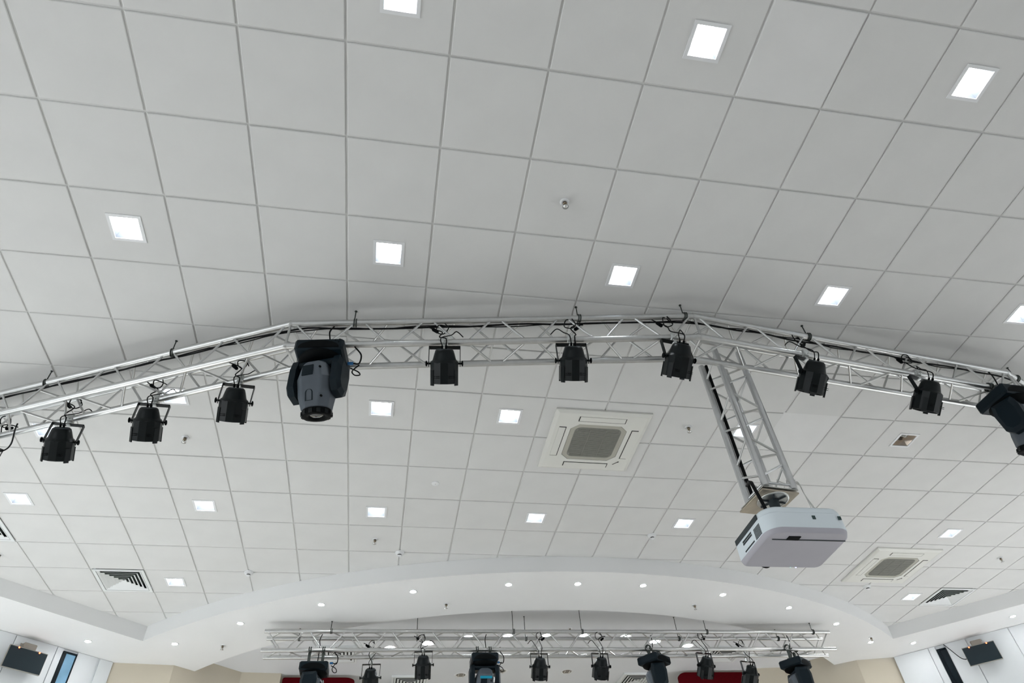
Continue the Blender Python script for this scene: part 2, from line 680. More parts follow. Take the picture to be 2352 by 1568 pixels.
def make_downlight(name, label, lit, loc):
    t = thing(name, label, 'downlight', loc, 0, 'square ceiling downlights')
    MB().frame(0.225, 0.225, 0.022, -0.006, 0.004).build('trim_ring', 'trim_white', t)
    # four sloping reflector walls
    h0, h1, d = 0.0905, 0.060, 0.105
    O = [(-h0, -h0), (h0, -h0), (h0, h0), (-h0, h0)]
    I = [(-h1, -h1), (h1, -h1), (h1, h1), (-h1, h1)]
    for i in range(4):
        j = (i + 1) % 4
        m = MB()
        q = [(*O[i], 0.0), (*O[j], 0.0), (*I[j], d), (*I[i], d)]
        k = 1.03
        q2 = [(x * k, y * k, z) for x, y, z in q]
        m.add(q + q2, [(0, 1, 2, 3), (7, 6, 5, 4), (0, 4, 5, 1), (1, 5, 6, 2), (2, 6, 7, 3), (3, 7, 4, 0)])
        m.build('reflector', 'reflector' if lit else 'mirror', t)
    m = MB()
    m.box((0, 0, d + 0.006), (0.14, 0.14, 0.006))
    m.build('housing_top', 'reflector' if lit else 'mirror', t)
    m = MB()
    if lit:
        m.box((0, 0, d - 0.004), (0.112, 0.112, 0.008))
        m.build('lamp', 'lamp', t)
    else:
        for s in (-1, 1):
            m.tube((-0.05, s * 0.02, d - 0.03), (0.05, s * 0.02, d - 0.03), 0.009, 10)
        m.box((0.056, 0, d - 0.03), (0.02, 0.06, 0.03))
        m.build('lamp', 'ivory', t)
    return remember(t)


DL_LABEL = {
    (0, -1): 'lit square downlight cut by the top edge of the picture',
    (3, -1): 'lit square downlight next to the slightly sagging pale tile, nearest row',
    (6, -1): 'lit square downlight in the top corner beyond the sagging pale tile',
    (-3, 2): 'lit square downlight alone above the angled truss section with three par cans',
    (0, 2): 'lit square downlight above the truss near the large grey moving head',
    (3, 2): 'lit square downlight one tile beyond the nearest sprinkler, above the truss',
    (6, 2): 'lit square downlight above the truss section past the projector column',
    (9, 2): 'lit square downlight cut by the side edge above the truss',
    (-3, 5): 'lit square downlight half hidden behind the truss above the second par can',
    (-5, 6): 'lit square downlight half hidden behind the first whole par can',
    (0, 5): 'lit square downlight just under the truss beside the grey moving head',
    (2, 5): 'lit square downlight beside the near air conditioner cassette',
    (6, 5): 'lit square downlight seen through the projector column bars',
    (-6, 8): 'lit square downlight in the middle row near the side edge diffuser',
    (-3, 8): 'lit square downlight in the middle row, second from the side edge',
    (0, 8): 'lit square downlight in the middle row just above a sprinkler',
    (3, 8): 'lit square downlight in the middle row below the near cassette',
    (6, 8): 'lit square downlight in the middle row just before the projector',
    (12, 8): 'lit square downlight in the middle row above the far air conditioner cassette',
    (-4, 11): 'lit square downlight in the far row beside the square louvred diffuser',
    (13, 11): 'lit square downlight in the far row beside the dark-slatted diffuser',
}
dl0 = None
for (i, j) in LIT:
    loc = ((i + .5) * G, (j + .5) * G, CZ - 0.002)
    if (i, j) == (9, 5):
        make_downlight('square_downlight', 'unlit square downlight with brownish mirror reflector', False, loc)
    elif dl0 is None:
        dl0 = make_downlight('square_downlight', DL_LABEL[(i, j)], True, loc)
    else:
        dup(dl0, DL_LABEL[(i, j)], loc)

# ------------------------------------------------------------------ round spots in the soffit and over the stage


def make_spot(name, label, cat, r, lampmat, group, loc, lit=True):
    t = thing(name, label, cat, loc, 0, group)
    MB().lathe([(r * 0.80, -0.001), (r * 1.0, -0.006), (r * 1.22, -0.003), (r * 1.25, 0.002)], 24, caps=(False, False)).build('trim_ring', 'trim_white', t)
    MB().lathe([(r * 0.86, 0.0), (r * 0.6, 0.035)], 24, caps=(False, False)).build('reflector', 'chrome', t)
    m = MB()
    if lit:
        m.lathe([(0.001, -0.012), (r * 0.35, -0.0105), (r * 0.62, -0.004), (r * 0.80, 0.003), (r * 0.80, 0.01)], 20, caps=(False, True))
    else:
        for s in (-1, 1):
            m.tube((s * r * 0.42, -r * 0.6, -0.008), (s * r * 0.42, r * 0.6, -0.008), r * 0.10, 8)
        MB().lathe([(0.001, -0.0025), (r * 0.86, -0.002), (r * 0.86, 0.001)], 24, caps=(False, False)).build('reflector_bowl', 'taupe', t)
    m.build('lamp', lampmat, t)
    return remember(t)


SPOTS = [((-2.294, 8.328), 'small lit spot in the soffit by the corner of the white fascia, biggest glare'),
         ((-1.371, 7.634), 'small lit spot in the curved soffit just outside the stage truss end'),
         ((-0.324, 7.033), 'small lit spot in the curved soffit, third along from the fascia corner'),
         ((0.808, 6.615), 'small lit spot in the curved soffit, fourth along from the fascia corner'),
         ((1.982, 6.37), 'small lit spot in the curved soffit, first of the three at the crest'),
         ((2.863, 6.306), 'small lit spot in the curved soffit at the very crest'),
         ((3.735, 6.315), 'small lit spot in the curved soffit, last of the three at the crest'),
         ((4.922, 6.531), 'small lit spot in the curved soffit below the projector lens'),
         ((6.064, 6.896), 'small lit spot in the curved soffit past the projector'),
         ((7.08, 7.413), 'small lit spot in the curved soffit beside the truss end on the far side'),
         ((8.038, 8.078), 'small lit spot next to a sprinkler in the far end of the soffit'),
         ((8.804, 8.099), 'small lit spot in the soffit outside the tile field, above the black window strip'),
         ((9.818, 7.067), 'small lit spot with star glare in the soffit above the wall screen'),
         ((-3.368, 8.259), 'small lit spot in the soffit above the blue window strip')]
sp0 = None
for (x, y), lab in SPOTS:
    if sp0 is None:
        sp0 = make_spot('soffit_spotlight', lab, 'spotlight', 0.042, 'spot_lamp', 'small spots in the plaster soffit', (x, y, SZ))
    else:
        dup(sp0, lab, (x, y, SZ))

STAGE_DL = [(0.60, 8.90), (1.15, 8.71), (1.725, 8.485), (2.32, 8.425), (2.91, 8.40), (3.495, 8.385), (4.14, 8.40), (4.68, 8.575), (5.28, 8.74)]
ordn = ['first', 'second', 'third', 'fourth', 'fifth', 'sixth', 'seventh', 'eighth', 'ninth']
sd0 = None
for n, (x, y) in enumerate(STAGE_DL):
    lab = f'lit round downlight over the stage behind the truss, {ordn[n]} along the arc'
    if sd0 is None:
        sd0 = make_spot('round_downlight', lab, 'downlight', 0.092, 'stage_lamp', 'round downlights over the stage', (x, y, 5.60))
    else:
        dup(sd0, lab, (x, y, 5.60))
u0 = None
for (x, y), lab in (((1.79, 10.02), 'unlit round downlight beside the teal-banded moving head'), ((2.43, 9.84), 'unlit round downlight partly hidden by the teal-banded moving head'), ((3.55, 9.86), 'unlit round downlight between two stage par cans')):
    if u0 is None:
        u0 = make_spot('round_downlight', lab, 'downlight', 0.092, 'chrome', 'round downlights over the stage', (x, y, 5.60), False)
    else:
        dup(u0, lab, (x, y, 5.60))

# ------------------------------------------------------------------ sprinklers, detectors, plate


def make_sprinkler(label, loc):
    t = thing('sprinkler_head', label, 'sprinkler', loc, 0, 'ceiling sprinklers')
    MB().lathe([(0.034, 0.0), (0.033, -0.006), (0.014, -0.010), (0.013, -0.002)], 20, caps=(True, False)).build('escutcheon', 'trim_white', t)
    MB().lathe([(0.012, 0.0), (0.012, -0.020), (0.016, -0.022), (0.016, -0.030), (0.008, -0.032)], 12).build('body', 'brass', t)
    m = MB()
    m.path(smooth_pts([(-0.010, 0, -0.03), (-0.016, 0, -0.042), (0, 0, -0.058)], 4), 0.003, 6)
    m.path(smooth_pts([(0.010, 0, -0.03), (0.016, 0, -0.042), (0, 0, -0.058)], 4), 0.003, 6)
    m.build('frame_arms', 'chrome', t)
    MB().lathe([(0.004, -0.032), (0.005, -0.045), (0.004, -0.056)], 8).build('bulb', 'brass', t)
    MB().lathe([(0.020, -0.058), (0.022, -0.0605), (0.006, -0.064)], 14).build('deflector', 'chrome', t)
    return remember(t)


SPRK = [((2.5, 1.5), CZ, 'pendant sprinkler alone on the tile above the main truss'),
        ((-2.5, 6.5), CZ, 'pendant sprinkler below the truss near the second par can'),
        ((5.5, 5.5), CZ, 'pendant sprinkler between the near cassette and the projector column'),
        ((0.5, 9.5), CZ, 'pendant sprinkler on the tile before the curved bulkhead'),
        ((14.45, 9.47), CZ, 'pendant sprinkler on a tile beyond the far cassette'),
        ((-6.45, 10.5), CZ, 'pendant sprinkler at the side edge below the cut-off diffuser'),
        ((-2.80, 13.94), SZ, 'pendant sprinkler in the soffit near the truss end'),
        ((2.093, 11.58), SZ, 'pendant sprinkler in the curved soffit before the crest'),
        ((7.74, 11.44), SZ, 'pendant sprinkler in the curved soffit after the crest'),
        ((13.215, 13.154), SZ, 'pendant sprinkler in the soffit beside a small spot'),
        ((5.33, 13.53), 5.60, 'pendant sprinkler in the stage ceiling above the truss')]
s0 = None
for (i, j), z, lab in SPRK:
    if s0 is None:
        s0 = make_sprinkler(lab, (i * G, j * G, z - 0.002))
    else:
        dup(s0, lab, (i * G, j * G, z - (0.002 if z == CZ else 0.0)))


def make_detector(label, loc):
    t = thing('smoke_detector', label, 'detector', loc, 0, 'ceiling smoke detectors')
    MB().lathe([(0.055, 0.0), (0.055, -0.010), (0.050, -0.014)], 28).build('mounting_base', 'trim_white', t)
    MB().lathe([(0.047, -0.014), (0.045, -0.026), (0.030, -0.032)], 28).build('body', 'trim_white', t)
    MB().lathe([(0.022, -0.032), (0.022, -0.044)], 20, caps=(False, False)).build('sensing_slot', 'black_matt', t)
    MB().lathe([(0.027, -0.044), (0.027, -0.050), (0.015, -0.055)], 24).build('cap', 'trim_white', t)
    return remember(t)


d0 = None
for (i, j), lab in (((1, 10), 'white smoke detector on the grid just before the bulkhead below a sprinkler'), ((-2, 11), 'white smoke detector on the grid near the round bulkhead end'), ((6, 9), 'white smoke detector on the grid before the projector'), ((12, 11), 'white smoke detector below the far cassette')):
    if d0 is None:
        d0 = make_detector(lab, (i * G, j * G, CZ))
    else:
        dup(d0, lab, (i * G, j * G, CZ))
t = thing('cover_plate', 'small round white cover plate flush on a plain tile', 'cover plate', (1.5 * G, 7.48 * G, CZ - 0.002))
MB().lathe([(0.042, 0.0), (0.042, -0.004), (0.036, -0.008), (0.001, -0.009)], 28, caps=(True, False)).build('disc', 'trim_white', t)
MB().lathe([(0.004, -0.008), (0.004, -0.012)], 10).build('screw', 'steel', t)

# ------------------------------------------------------------------ air conditioner cassettes


def make_cassette(label, loc, rotz):
    t = thing('air_conditioner_cassette', label, 'air conditioner', loc, rotz, 'ceiling air conditioner cassettes')
    w = 0.95
    m = MB()
    m.frame(w, w, 0.16, -0.018, 0.0, b2=0.16)
    for k in range(4):
        M = RZ(k * math.pi / 2)
        m.add([(-w / 2, -w / 2, -0.018), (w / 2, -w / 2, -0.018), (w / 2 - 0.035, -w / 2 + 0.035, -0.034), (-w / 2 + 0.035, -w / 2 + 0.035, -0.034)], [(0, 1, 2, 3)], False, M)
    m.build('edge_frame', 'ivory', t)
    # face plate with octagonal opening
    a, h, c = w / 2 - 0.035, 0.285, 0.075
    O = [(-a, -a), (a, -a), (a, a), (-a, a)]
    I = [(-h + c, -h), (h - c, -h), (h, -h + c), (h, h - c), (h - c, h), (-h + c, h), (-h, h - c), (-h, -h + c)]
    m = MB()
    vs = [(x, y, -0.034) for x, y in O] + [(x, y, -0.034) for x, y in I] + [(x, y, -0.024) for x, y in I]
    fs = []
    for k in range(4):
        fs += [(k, 4 + 2 * k, 4 + 2 * k + 1, (k + 1) % 4), ((k + 1) % 4, 4 + 2 * k + 1, 4 + (2 * k + 2) % 8)]
    for k in range(8):
        fs.append((4 + k, 12 + k, 12 + (k + 1) % 8, 4 + (k + 1) % 8))
    m.add(vs, fs)
    m.build('face_plate', 'ivory', t, fix=False)
    I2 = [(x * 0.985, y * 0.985) for x, y in I]
    g = 0.235
    rr = []
    for qx, qy, a0 in ((g - 0.06, g - 0.06, 0), (-g + 0.06, g - 0.06, 90), (-g + 0.06, -g + 0.06, 180), (g - 0.06, -g + 0.06, 270)):
        for s in range(5):
            an = math.radians(a0 + s * 22.5)
            rr.append((qx + 0.06 * math.cos(an), qy + 0.06 * math.sin(an)))
    m = MB()
    m.prism(I2, -0.031, -0.020)
    gr = m.build('return_panel', 'grille_rim', t)
    m = MB()
    m.prism(rr, -0.0335, -0.030)
    gg = m.build('filter_grille', 'grille', gr)
    m = MB()
    for k in range(-14, 15):
        y = k * 0.0155
        lim = g - 0.006 if abs(y) < g - 0.06 else g - 0.03
        m.box((0, y, -0.0345), (2 * lim, 0.004, 0.003))
    for x in (-0.08, 0.08):
        m.box((x, 0, -0.0352), (0.006, 2 * g - 0.03, 0.003))
    tag(m.build('grille_bars', 'grille', gr), kind='stuff')
    for k in range(4):
        M = RZ(k * math.pi / 2)
        m = MB()
        m.box((0, -0.365, -0.0345), (0.47, 0.072, 0.002), M)
        m.build('air_slot', 'slot', t)
        m = MB()
        m.box((0, -0.369, -0.0365), (0.452, 0.064, 0.004), M @ T(0, 0.0, 0))
        m.build('louver', 'ivory', t)
    m = MB()
    m.box((0, 0, -0.035), (0.075, 0.007, 0.003), T(0.315, 0.315, 0) @ RZ(-math.pi / 4))
    m.box((0.03, 0, -0.0355), (0.016, 0.012, 0.004), T(0.315, 0.315, 0) @ RZ(-math.pi / 4))
    m.build('indicator', 'slot', t)
    return remember(t)


ac = make_cassette('square ivory air conditioner cassette beside the projector column', (2.40, 3.60, CZ - 0.002), math.radians(0))
dup(ac, 'square ivory air conditioner cassette farther off, past the projector', (7.19, 5.98, CZ - 0.002), 0)

# ------------------------------------------------------------------ square louvred diffusers


def make_diffuser(label, loc, rotz, n=6, size=0.575, group='square louvred air diffusers', rise=0.012, duct=0.085):
    t = thing('air_diffuser', label, 'air diffuser', loc, rotz, group)
    m = MB()
    m.frame(size, size, 0.034, -0.006, 0.004 if duct > 0.05 else duct + 0.004)
    m.build('frame', 'diff_white', t)
    m = MB()
    m.box((0, 0, duct), (size - 0.06, size - 0.06, 0.004))
    m.frame(size - 0.06, size - 0.06, 0.004, 0.0, duct)
    m.build('duct_box', 'duct', t)
    s = size - 0.075
    for k in range(n):
        w = s * (1 - k / n) - 0.004
        b = s / n / 2
        m = MB()
        # a slanting square cone ring: lower edge outside, upper edge inside
        O = [(-w / 2, -w / 2), (w / 2, -w / 2), (w / 2, w / 2), (-w / 2, w / 2)]
        q = max(w / 2 - b * 0.62, 0.001)
        I = [(-q, -q), (q, -q), (q, q), (-q, q)]
        th = 0.003
        vs = [(x, y, -0.004) for x, y in O] + [(x, y, rise) for x, y in I] + [(x, y, -0.004 + th) for x, y in O] + [(x, y, rise + th) for x, y in I]
        fs = []
        for e in range(4):
            f2 = (e + 1) % 4
            fs += [(e, f2, 4 + f2, 4 + e), (8 + e, 12 + e, 12 + f2, 8 + f2), (e, 8 + e, 8 + f2, f2)]
        m.add(vs, fs)
        m.build('louver_ring', 'diff_white', t, fix=False)
    return remember(t)


df = make_diffuser('square white louvred diffuser beside a lit downlight, near the white fascia', ((-4.5) * G, 11.5 * G, CZ - 0.002), 0)
dup(df, 'square white louvred diffuser cut by the side edge of the picture', ((-6.5) * G, 9.5 * G, CZ - 0.002))
dup(df, 'square diffuser with dark slats showing, past the far cassette', ((14.5) * G, 11.5 * G, CZ - 0.002))
ds = make_diffuser('square diffuser in the stage ceiling behind the first stage moving head', (-0.19, 9.12, 5.572), 0, 5, 0.6, 'stage ceiling diffusers', 0.004, 0.022)
dup(ds, 'square diffuser in the stage ceiling between the first two stage par cans', (0.97, 10.32, 5.572))
dup(ds, 'square diffuser in the stage ceiling beside the angled moving head', (4.86, 10.20, 5.572))
dup(ds, 'square diffuser in the stage ceiling above the red panel with rounded end', (6.00, 9.06, 5.572))

# ------------------------------------------------------------------ box trusses
CR, BRR, SP = 0.025, 0.009, 0.24      # chord radius, brace radius, chord spacing


def miter(pts, off):
    """offset an open plan polyline to the left by off"""
    P = [Vector(p) for p in pts]
    out = []
    for i, p in enumerate(P):
        ns = []
        if i > 0:
            d = (P[i] - P[i - 1]).normalized()
            ns.append(Vector((-d.y, d.x)))
        if i < len(P) - 1:
            d = (P[i + 1] - P[i]).normalized()
            ns.append(Vector((-d.y, d.x)))
        n = sum(ns, Vector((0, 0))).normalized()
        k = 1 / max(0.3, n.dot(ns[0]))
        out.append(p + n * off * k)
    return out


def zigzag(root, a0, a1, b0, b1, n, flip, r=BRR, gap=0.035):
    """braces between chord a (a0->a1) and chord b, n full periods"""
    A0, A1, B0, B1 = Vector(a0), Vector(a1), Vector(b0), Vector(b1)
    da, L = (A1 - A0).normalized(), (A1 - A0).length
    h = 1.0 / (2 * n)
    for k in range(2 * n):
        t0, t1 = k * h, (k + 1) * h
        on_a = (k % 2 == 0) != flip
        p = (A0.lerp(A1, t0) if on_a else B0.lerp(B1, t0)) + da * gap
        q = (B0.lerp(B1, t1) if on_a else A0.lerp(A1, t1)) - da * gap
        d = (q - p).normalized()
        MB().tube(p + d * 0.018, q - d * 0.018, r, 8).build('brace', 'alu', root, fix=False)


def truss_run(root, near, far, zt, zb, periods, mat_name='alu', joints=True):
    for i in range(len(near) - 1):
        for P, z in ((near, zt), (near, zb), (far, zt), (far, zb)):
            MB().tube((*P[i], z), (*P[i + 1], z), CR, 16).build('chord', mat_name, root, fix=False)
        n = periods[i]
        N0, N1, F0, F1 = near[i], near[i + 1], far[i], far[i + 1]
        zigzag(root, (*N0, zt), (*N1, zt), (*N0, zb), (*N1, zb), n, False)
        zigzag(root, (*F0, zt), (*F1, zt), (*F0, zb), (*F1, zb), n, False)
        zigzag(root, (*N0, zt), (*N1, zt), (*F0, zt), (*F1, zt), n, True)
        zigzag(root, (*N0, zb), (*N1, zb), (*F0, zb), (*F1, zb), n, True)
    if joints:
        for i in range(1, len(near) - 1):
            m = MB()
            for P in (near[i], far[i]):
                m.tube((*P, zb), (*P, zt), BRR * 1.15, 8)
            for z in (zb, zt):
                m.tube((*near[i], z), (*far[i], z), BRR * 1.15, 8)
            m.build('corner_frame', 'alu', root)
            m = MB()
            for P in (near[i], far[i]):
                for z in (zb, zt):
                    m.lathe([(CR * 1.05, -0.012), (CR * 1.12, 0), (CR * 1.05, 0.012)], 16, T(P[0], P[1], z) @ RY(math.pi / 2))
            m.build('coupler', 'alu', root)


NEAR = [Vector((-3.31, 3.47)), Vector((-0.415, 2.177)), Vector((2.74, 1.735)), Vector((5.905, 2.085)), Vector((8.80, 3.33))]
FAR = miter(NEAR, SP)
ZT, ZB = 5.485, 5.245
truss = thing('lighting_truss', 'silver box truss bent in sections across the tiled ceiling', 'truss', (0, 0, 0))
truss_run(truss, NEAR, FAR, ZT, ZB, (6, 6, 6, 6))


def on_near(x, z=ZB, P=NEAR):
    for a, b in zip(P, P[1:]):
        if a.x <= x <= b.x:
            k = (x - a.x) / (b.x - a.x)
            return Vector((x, a.y + (b.y - a.y) * k, z))
    return Vector((x, P[-1].y, z))


def on_far(x, z=ZB):
    return on_near(x, z, FAR)


SN = [Vector((-1.03, 7.555)), Vector((6.90, 7.395))]
SF = miter(SN, SP)
SZT, SZB = 5.29, 5.05
struss = thing('lighting_truss', 'straight silver box truss hung in front of the stage', 'truss', (0, 0, 0))
truss_run(struss, SN, SF, SZT, SZB, (15,), 'alu', False)
# the column that carries the projector
DC, DA, DS = Vector((3.12, 2.16)), math.radians(6.4), 0.23
DZ0, DZ1 = 4.10, 5.44
drop = thing('truss_column', 'short vertical silver truss column hanging down to the projector', 'truss', (DC.x, DC.y, 0), DA)
cn = [(-DS / 2, -DS / 2), (DS / 2, -DS / 2), (DS / 2, DS / 2), (-DS / 2, DS / 2)]
for c in cn:
    MB().tube((*c, DZ0), (*c, DZ1), CR, 16).build('chord', 'alu_bright', drop, fix=False)
for k in range(4):
    a, b = cn[k], cn[(k + 1) % 4]
    zigzag(drop, (*a, DZ0 + 0.04), (*a, DZ1), (*b, DZ0 + 0.04), (*b, DZ1), 3, k % 2 == 1, gap=0.045)
    MB().tube((*a, DZ0 + 0.03), (*b, DZ0 + 0.03), BRR, 8).build('end_bar', 'alu_bright', drop, fix=False)

# hanger rods ---------------------------------------------------------------


def make_rod(label, top, z, group, bottom=None):
    """threaded rod from the ceiling to a clamp round a chord"""
    x, y, zt = top
    t = thing('hanger_rod', label, 'hanger rod', (x, y, zt), 0, group)
    MB().tube((0, 0, 0), (0, 0, z + 0.03 - zt), 0.0045, 8).build('rod', 'zinc_dark', t)
    m = MB()
    m.lathe([(0.011, 0.0), (0.011, -0.006)], 6)
    m.build('nut', 'zinc_dark', t)
    m = MB()
    ring = [(0, 0.031 * math.cos(a), z - zt + 0.031 * math.sin(a)) for a in [2 * math.pi * k / 16 for k in range(16)]]
    m.path(ring, 0.005, 6, closed=True)
    m.path([(p[0] + 0.016, p[1], p[2]) for p in ring], 0.005, 6, closed=True)
    m.build('clamp_hook', 'zinc_dark', t)
    return t


for x, lab in ((-2.42, 'black hanger rod on the truss above the first whole par can'), (-1.36, 'black hanger rod on the truss above the third par can'), (0.067, 'black hanger rod on the truss beside the large grey moving head'), (1.811, 'black hanger rod on the truss beside the fifth par can'), (2.66, 'black hanger rod on the truss at the bend over the projector column'), (3.80, 'black hanger rod on the truss above the par can past the column'), (6.05, 'black hanger rod on the truss above the moving head at the side edge')):
    p = on_near(x, ZT)
    make_rod(lab, (p.x, p.y, CZ), ZT, 'rods of the main truss')
for x, far, lab in ((-0.20, 0, 'thin rod holding the stage truss near its first end'), (-0.62, 1, 'thin rod at the rear chord of the stage truss by its first end'), (0.936, 1, 'thin rod of the stage truss above the second stage par can'), (2.22, 0, 'thin rod of the stage truss past the teal-banded moving head, front chord'), (2.435, 1, 'thin rod of the stage truss past the teal-banded moving head, rear chord'), (3.18, 0, 'thin long rod at the middle of the stage truss'), (4.67, 1, 'thin rod of the stage truss near the angled moving head, rear chord'), (5.0, 0, 'thin rod of the stage truss above the stage par can before the red panel'), (6.632, 0, 'thin rod holding the stage truss near its far end'), (6.2, 1, 'thin rod at the rear chord by the far end of the stage truss')):
    P = on_near(x, SZT, SN if not far else SF)
    inside = math.hypot(P.x - BX, P.y - BY) < BR
    make_rod(lab, (P.x, P.y, 5.60 if inside else SZ), SZT, 'rods of the stage truss')

# cables lying along the truss ------------------------------------------------


def run_cable(name, label, fn, x0, x1, z, amp, r, n, seed, dz=0.0):
    rnd = random.Random(seed)
    pts = []
    for k in range(n + 1):
        x = x0 + (x1 - x0) * k / n
        p = fn(x, z)
        pts.append((p.x, p.y + rnd.uniform(-0.006, 0.006) + 0.02, p.z + dz - abs(rnd.uniform(0, amp))))
    o = MB().path(smooth_pts(pts, 3), r, 8).build(name, 'cable', None, fix=False)
    return tag(o, label, 'cable', 'cables lying along the trusses')


run_cable('power_cable', 'thick black cable running under the upper front chord of the main truss', on_near, -3.2, 7.5, ZT, 0.022, 0.007, 44, 3, -0.030)
run_cable('signal_cable', 'thinner black cable drooping beside the thick one under the upper chord', on_near, -3.2, 7.5, ZT, 0.034, 0.0045, 40, 9, -0.030)
run_cable('power_cable', 'black cable lying on the lower rear chord of the main truss', on_far, -3.2, 7.5, ZB, 0.012, 0.008, 44, 5, 0.036)

loop = smooth_pts([(-2.576, 3.28, 5.215), (-2.60, 3.33, 5.19), (-2.668, 3.49, 5.16), (-2.74, 3.56, 5.14), (-2.82, 3.56, 5.14), (-2.90, 3.50, 5.20)], 6)
tag(MB().path(loop, 0.006, 8).build('signal_cable', 'cable', None, fix=False), 'black cable hanging in a loop below the truss at the side edge', 'cable', 'cables lying along the trusses')

# ------------------------------------------------------------------ par cans


def cable_loop(m, p, seed, size=0.05, r=0.0045):
    rnd = random.Random(seed)
    pts = []
    for k in range(7):
        a = k * 1.25
        pts.append(Vector(p) + Vector((math.cos(a) * size * rnd.uniform(0.5, 1), rnd.uniform(-0.02, 0.02), math.sin(a) * size * rnd.uniform(0.6, 1.1) + 0.02)))
    m.path(smooth_pts(pts, 5), r, 6)


def make_par(label, loc, yaw, tilt, seed, group, drop_z=0.03, big=False):
    """par can hung from a chord at loc; aims along local +y, tilt degrees from straight down"""
    rnd = random.Random(seed)
    t = thing('par_can', label, 'stage light', loc, math.radians(yaw), group)
    bz = -0.025 - drop_z            # yoke bar
    pz = bz - 0.165                 # pivot
    hw = 0.116
    m = MB()                        # hook clamp round the chord
    ring = [(0, 0.034 * math.cos(a), 0.034 * math.sin(a)) for a in [math.radians(-60 + 20 * k) for k in range(15)]]
    m.path([(-0.012, p[1], p[2]) for p in ring], 0.006, 6)
    m.path([(0.012, p[1], p[2]) for p in ring], 0.006, 6)
    m.box((0, 0, (bz - 0.034) / 2 - 0.005), (0.030, 0.034, abs(bz + 0.030) + 0.006), bev=0.004)
    m.box((0, -0.006, 0.0), (0.050, 0.066, 0.058), bev=0.006)
    m.tube((0, -0.03, -0.02), (0, -0.055, -0.02), 0.008, 8)
    m.build('hook_clamp', 'clamp', t)
    m = MB()                        # yoke
    m.box((0, 0, bz), (2 * hw, 0.034, 0.006))
    for s in (-1, 1):
        m.box((s * hw, 0, (bz + pz) / 2 - 0.008), (0.005, 0.030, bz - pz + 0.022))
        m.tube((s * (hw - 0.008), 0, bz), (s * hw, 0, bz - 0.008), 0.005, 6)
    m.build('yoke', 'black', t)
    Mb = T(0, 0, pz) @ RX(math.radians(tilt))     # housing axis: local -z turned towards +y
    L0, L1 = 0.105, -0.145                        # back end above the pivot, mouth below
    m = MB()
    prof = [(0.058, L0), (0.066, L0 - 0.006), (0.074, L0 - 0.03), (0.085, L0 - 0.072), (0.088, L0 - 0.080), (0.099, L0 - 0.088), (0.103, L0 - 0.098)]
    m.lathe(prof[::-1], 28, Mb)
    m.build('back_housing', 'black', t)
    m = MB()
    n = 12
    m.lathe([(0.105, L0 - 0.094), (0.105, L1 + 0.006), (0.102, L1)], n, Mb, smooth=False, phase=math.pi / 12, caps=(True, False))
    m.lathe([(0.102, L1), (0.094, L1), (0.090, L1 + 0.03)], n, Mb, smooth=False, phase=math.pi / 12, caps=(False, False))
    hs = m.build('housing', 'black', t)
    m = MB()
    for s in (-1, 1):
        for k in range(2):
            for q in (-1, 0, 1):
                m.box((s * 0.055 + q * 0.014, -0.0995 if abs(q) < 2 else 0, L1 + 0.045 + k * 0.012), (0.010, 0.012, 0.003), Mb)
    tag(m.build('vent_slots', 'black_matt', hs), kind='stuff')
    m = MB()
    m.lathe([(0.056, L0 + 0.0005), (0.056, L0 + 0.003), (0.02, L0 + 0.004)], 24, Mb)
    bp = m.build('back_plate', 'panel_grey', t)
    m = MB()
    m.tube((0.012, 0.0, L0), (0.012, 0.0, L0 + 0.03), 0.009, 10, M=Mb)
    m.tube((-0.016, 0.01, L0), (-0.016, 0.01, L0 + 0.028), 0.008, 10, M=Mb)
    m.build('cable_gland', 'black_matt', bp)
    for a in (35, 145, 215, 325):
        an = math.radians(a)
        m = MB()
        m.box((0.106, 0, L1 + 0.045), (0.010, 0.036, 0.115), Mb @ RZ(an))
        m.build('gel_clip', 'black', t)
    m = MB()
    m.lathe([(0.091, L1 + 0.022), (0.001, L1 + 0.016)], 24, Mb, caps=(True, False))
    m.build('lens_plate', 'led_lens', t)
    for s in (-1, 1):
        m = MB()
        m.tube((s * (hw - 0.014), 0, pz), (s * (hw + 0.016), 0, pz), 0.007, 10)
        m.lathe([(0.010, 0), (0.021, 0.003), (0.021, 0.010), (0.012, 0.013)], 8, T(s * (hw + 0.010), 0, pz) @ RY(s * math.pi / 2), smooth=False)
        m.build('knob', 'black_matt', t)
    m = MB()                        # cables from the back plate up over the chord
    g1 = Mb @ Vector((0.012, 0.0, L0 + 0.03))
    g2 = Mb @ Vector((-0.016, 0.01, L0 + 0.028))
    side = rnd.choice((-1, 1))
    up = Vector((side * 0.02, 0.0, 0.10 + rnd.uniform(0, 0.04)))
    m.path(smooth_pts([g1, g1 + Vector((0.0, -0.02, 0.05)), Vector((0.04 * side, -0.05, 0.01)), up, up + Vector((0.06 * side, 0.02, 0.05)), Vector((0.13 * side, 0.02, 0.19))], 5), 0.0048, 6)
    m.path(smooth_pts([g2, g2 + Vector((-0.01, -0.02, 0.06)), Vector((-0.05 * side, -0.04, 0.04)), Vector((-0.09 * side, 0.0, 0.12)), Vector((-0.14 * side, 0.02, 0.08))], 5), 0.0042, 6)
    cable_loop(m, up + Vector((0.0, -0.01, 0.02)), seed + 50, 0.058)
    m.build('power_lead', 'cable', t)
    m = MB()
    m.lathe([(0.006, -0.03), (0.014, -0.022), (0.014, 0.022), (0.007, 0.032)], 10, T(0.075 * side, 0.015, 0.145) @ RY(0.9 * side))
    m.build('plug', 'black_matt', t)
    return t


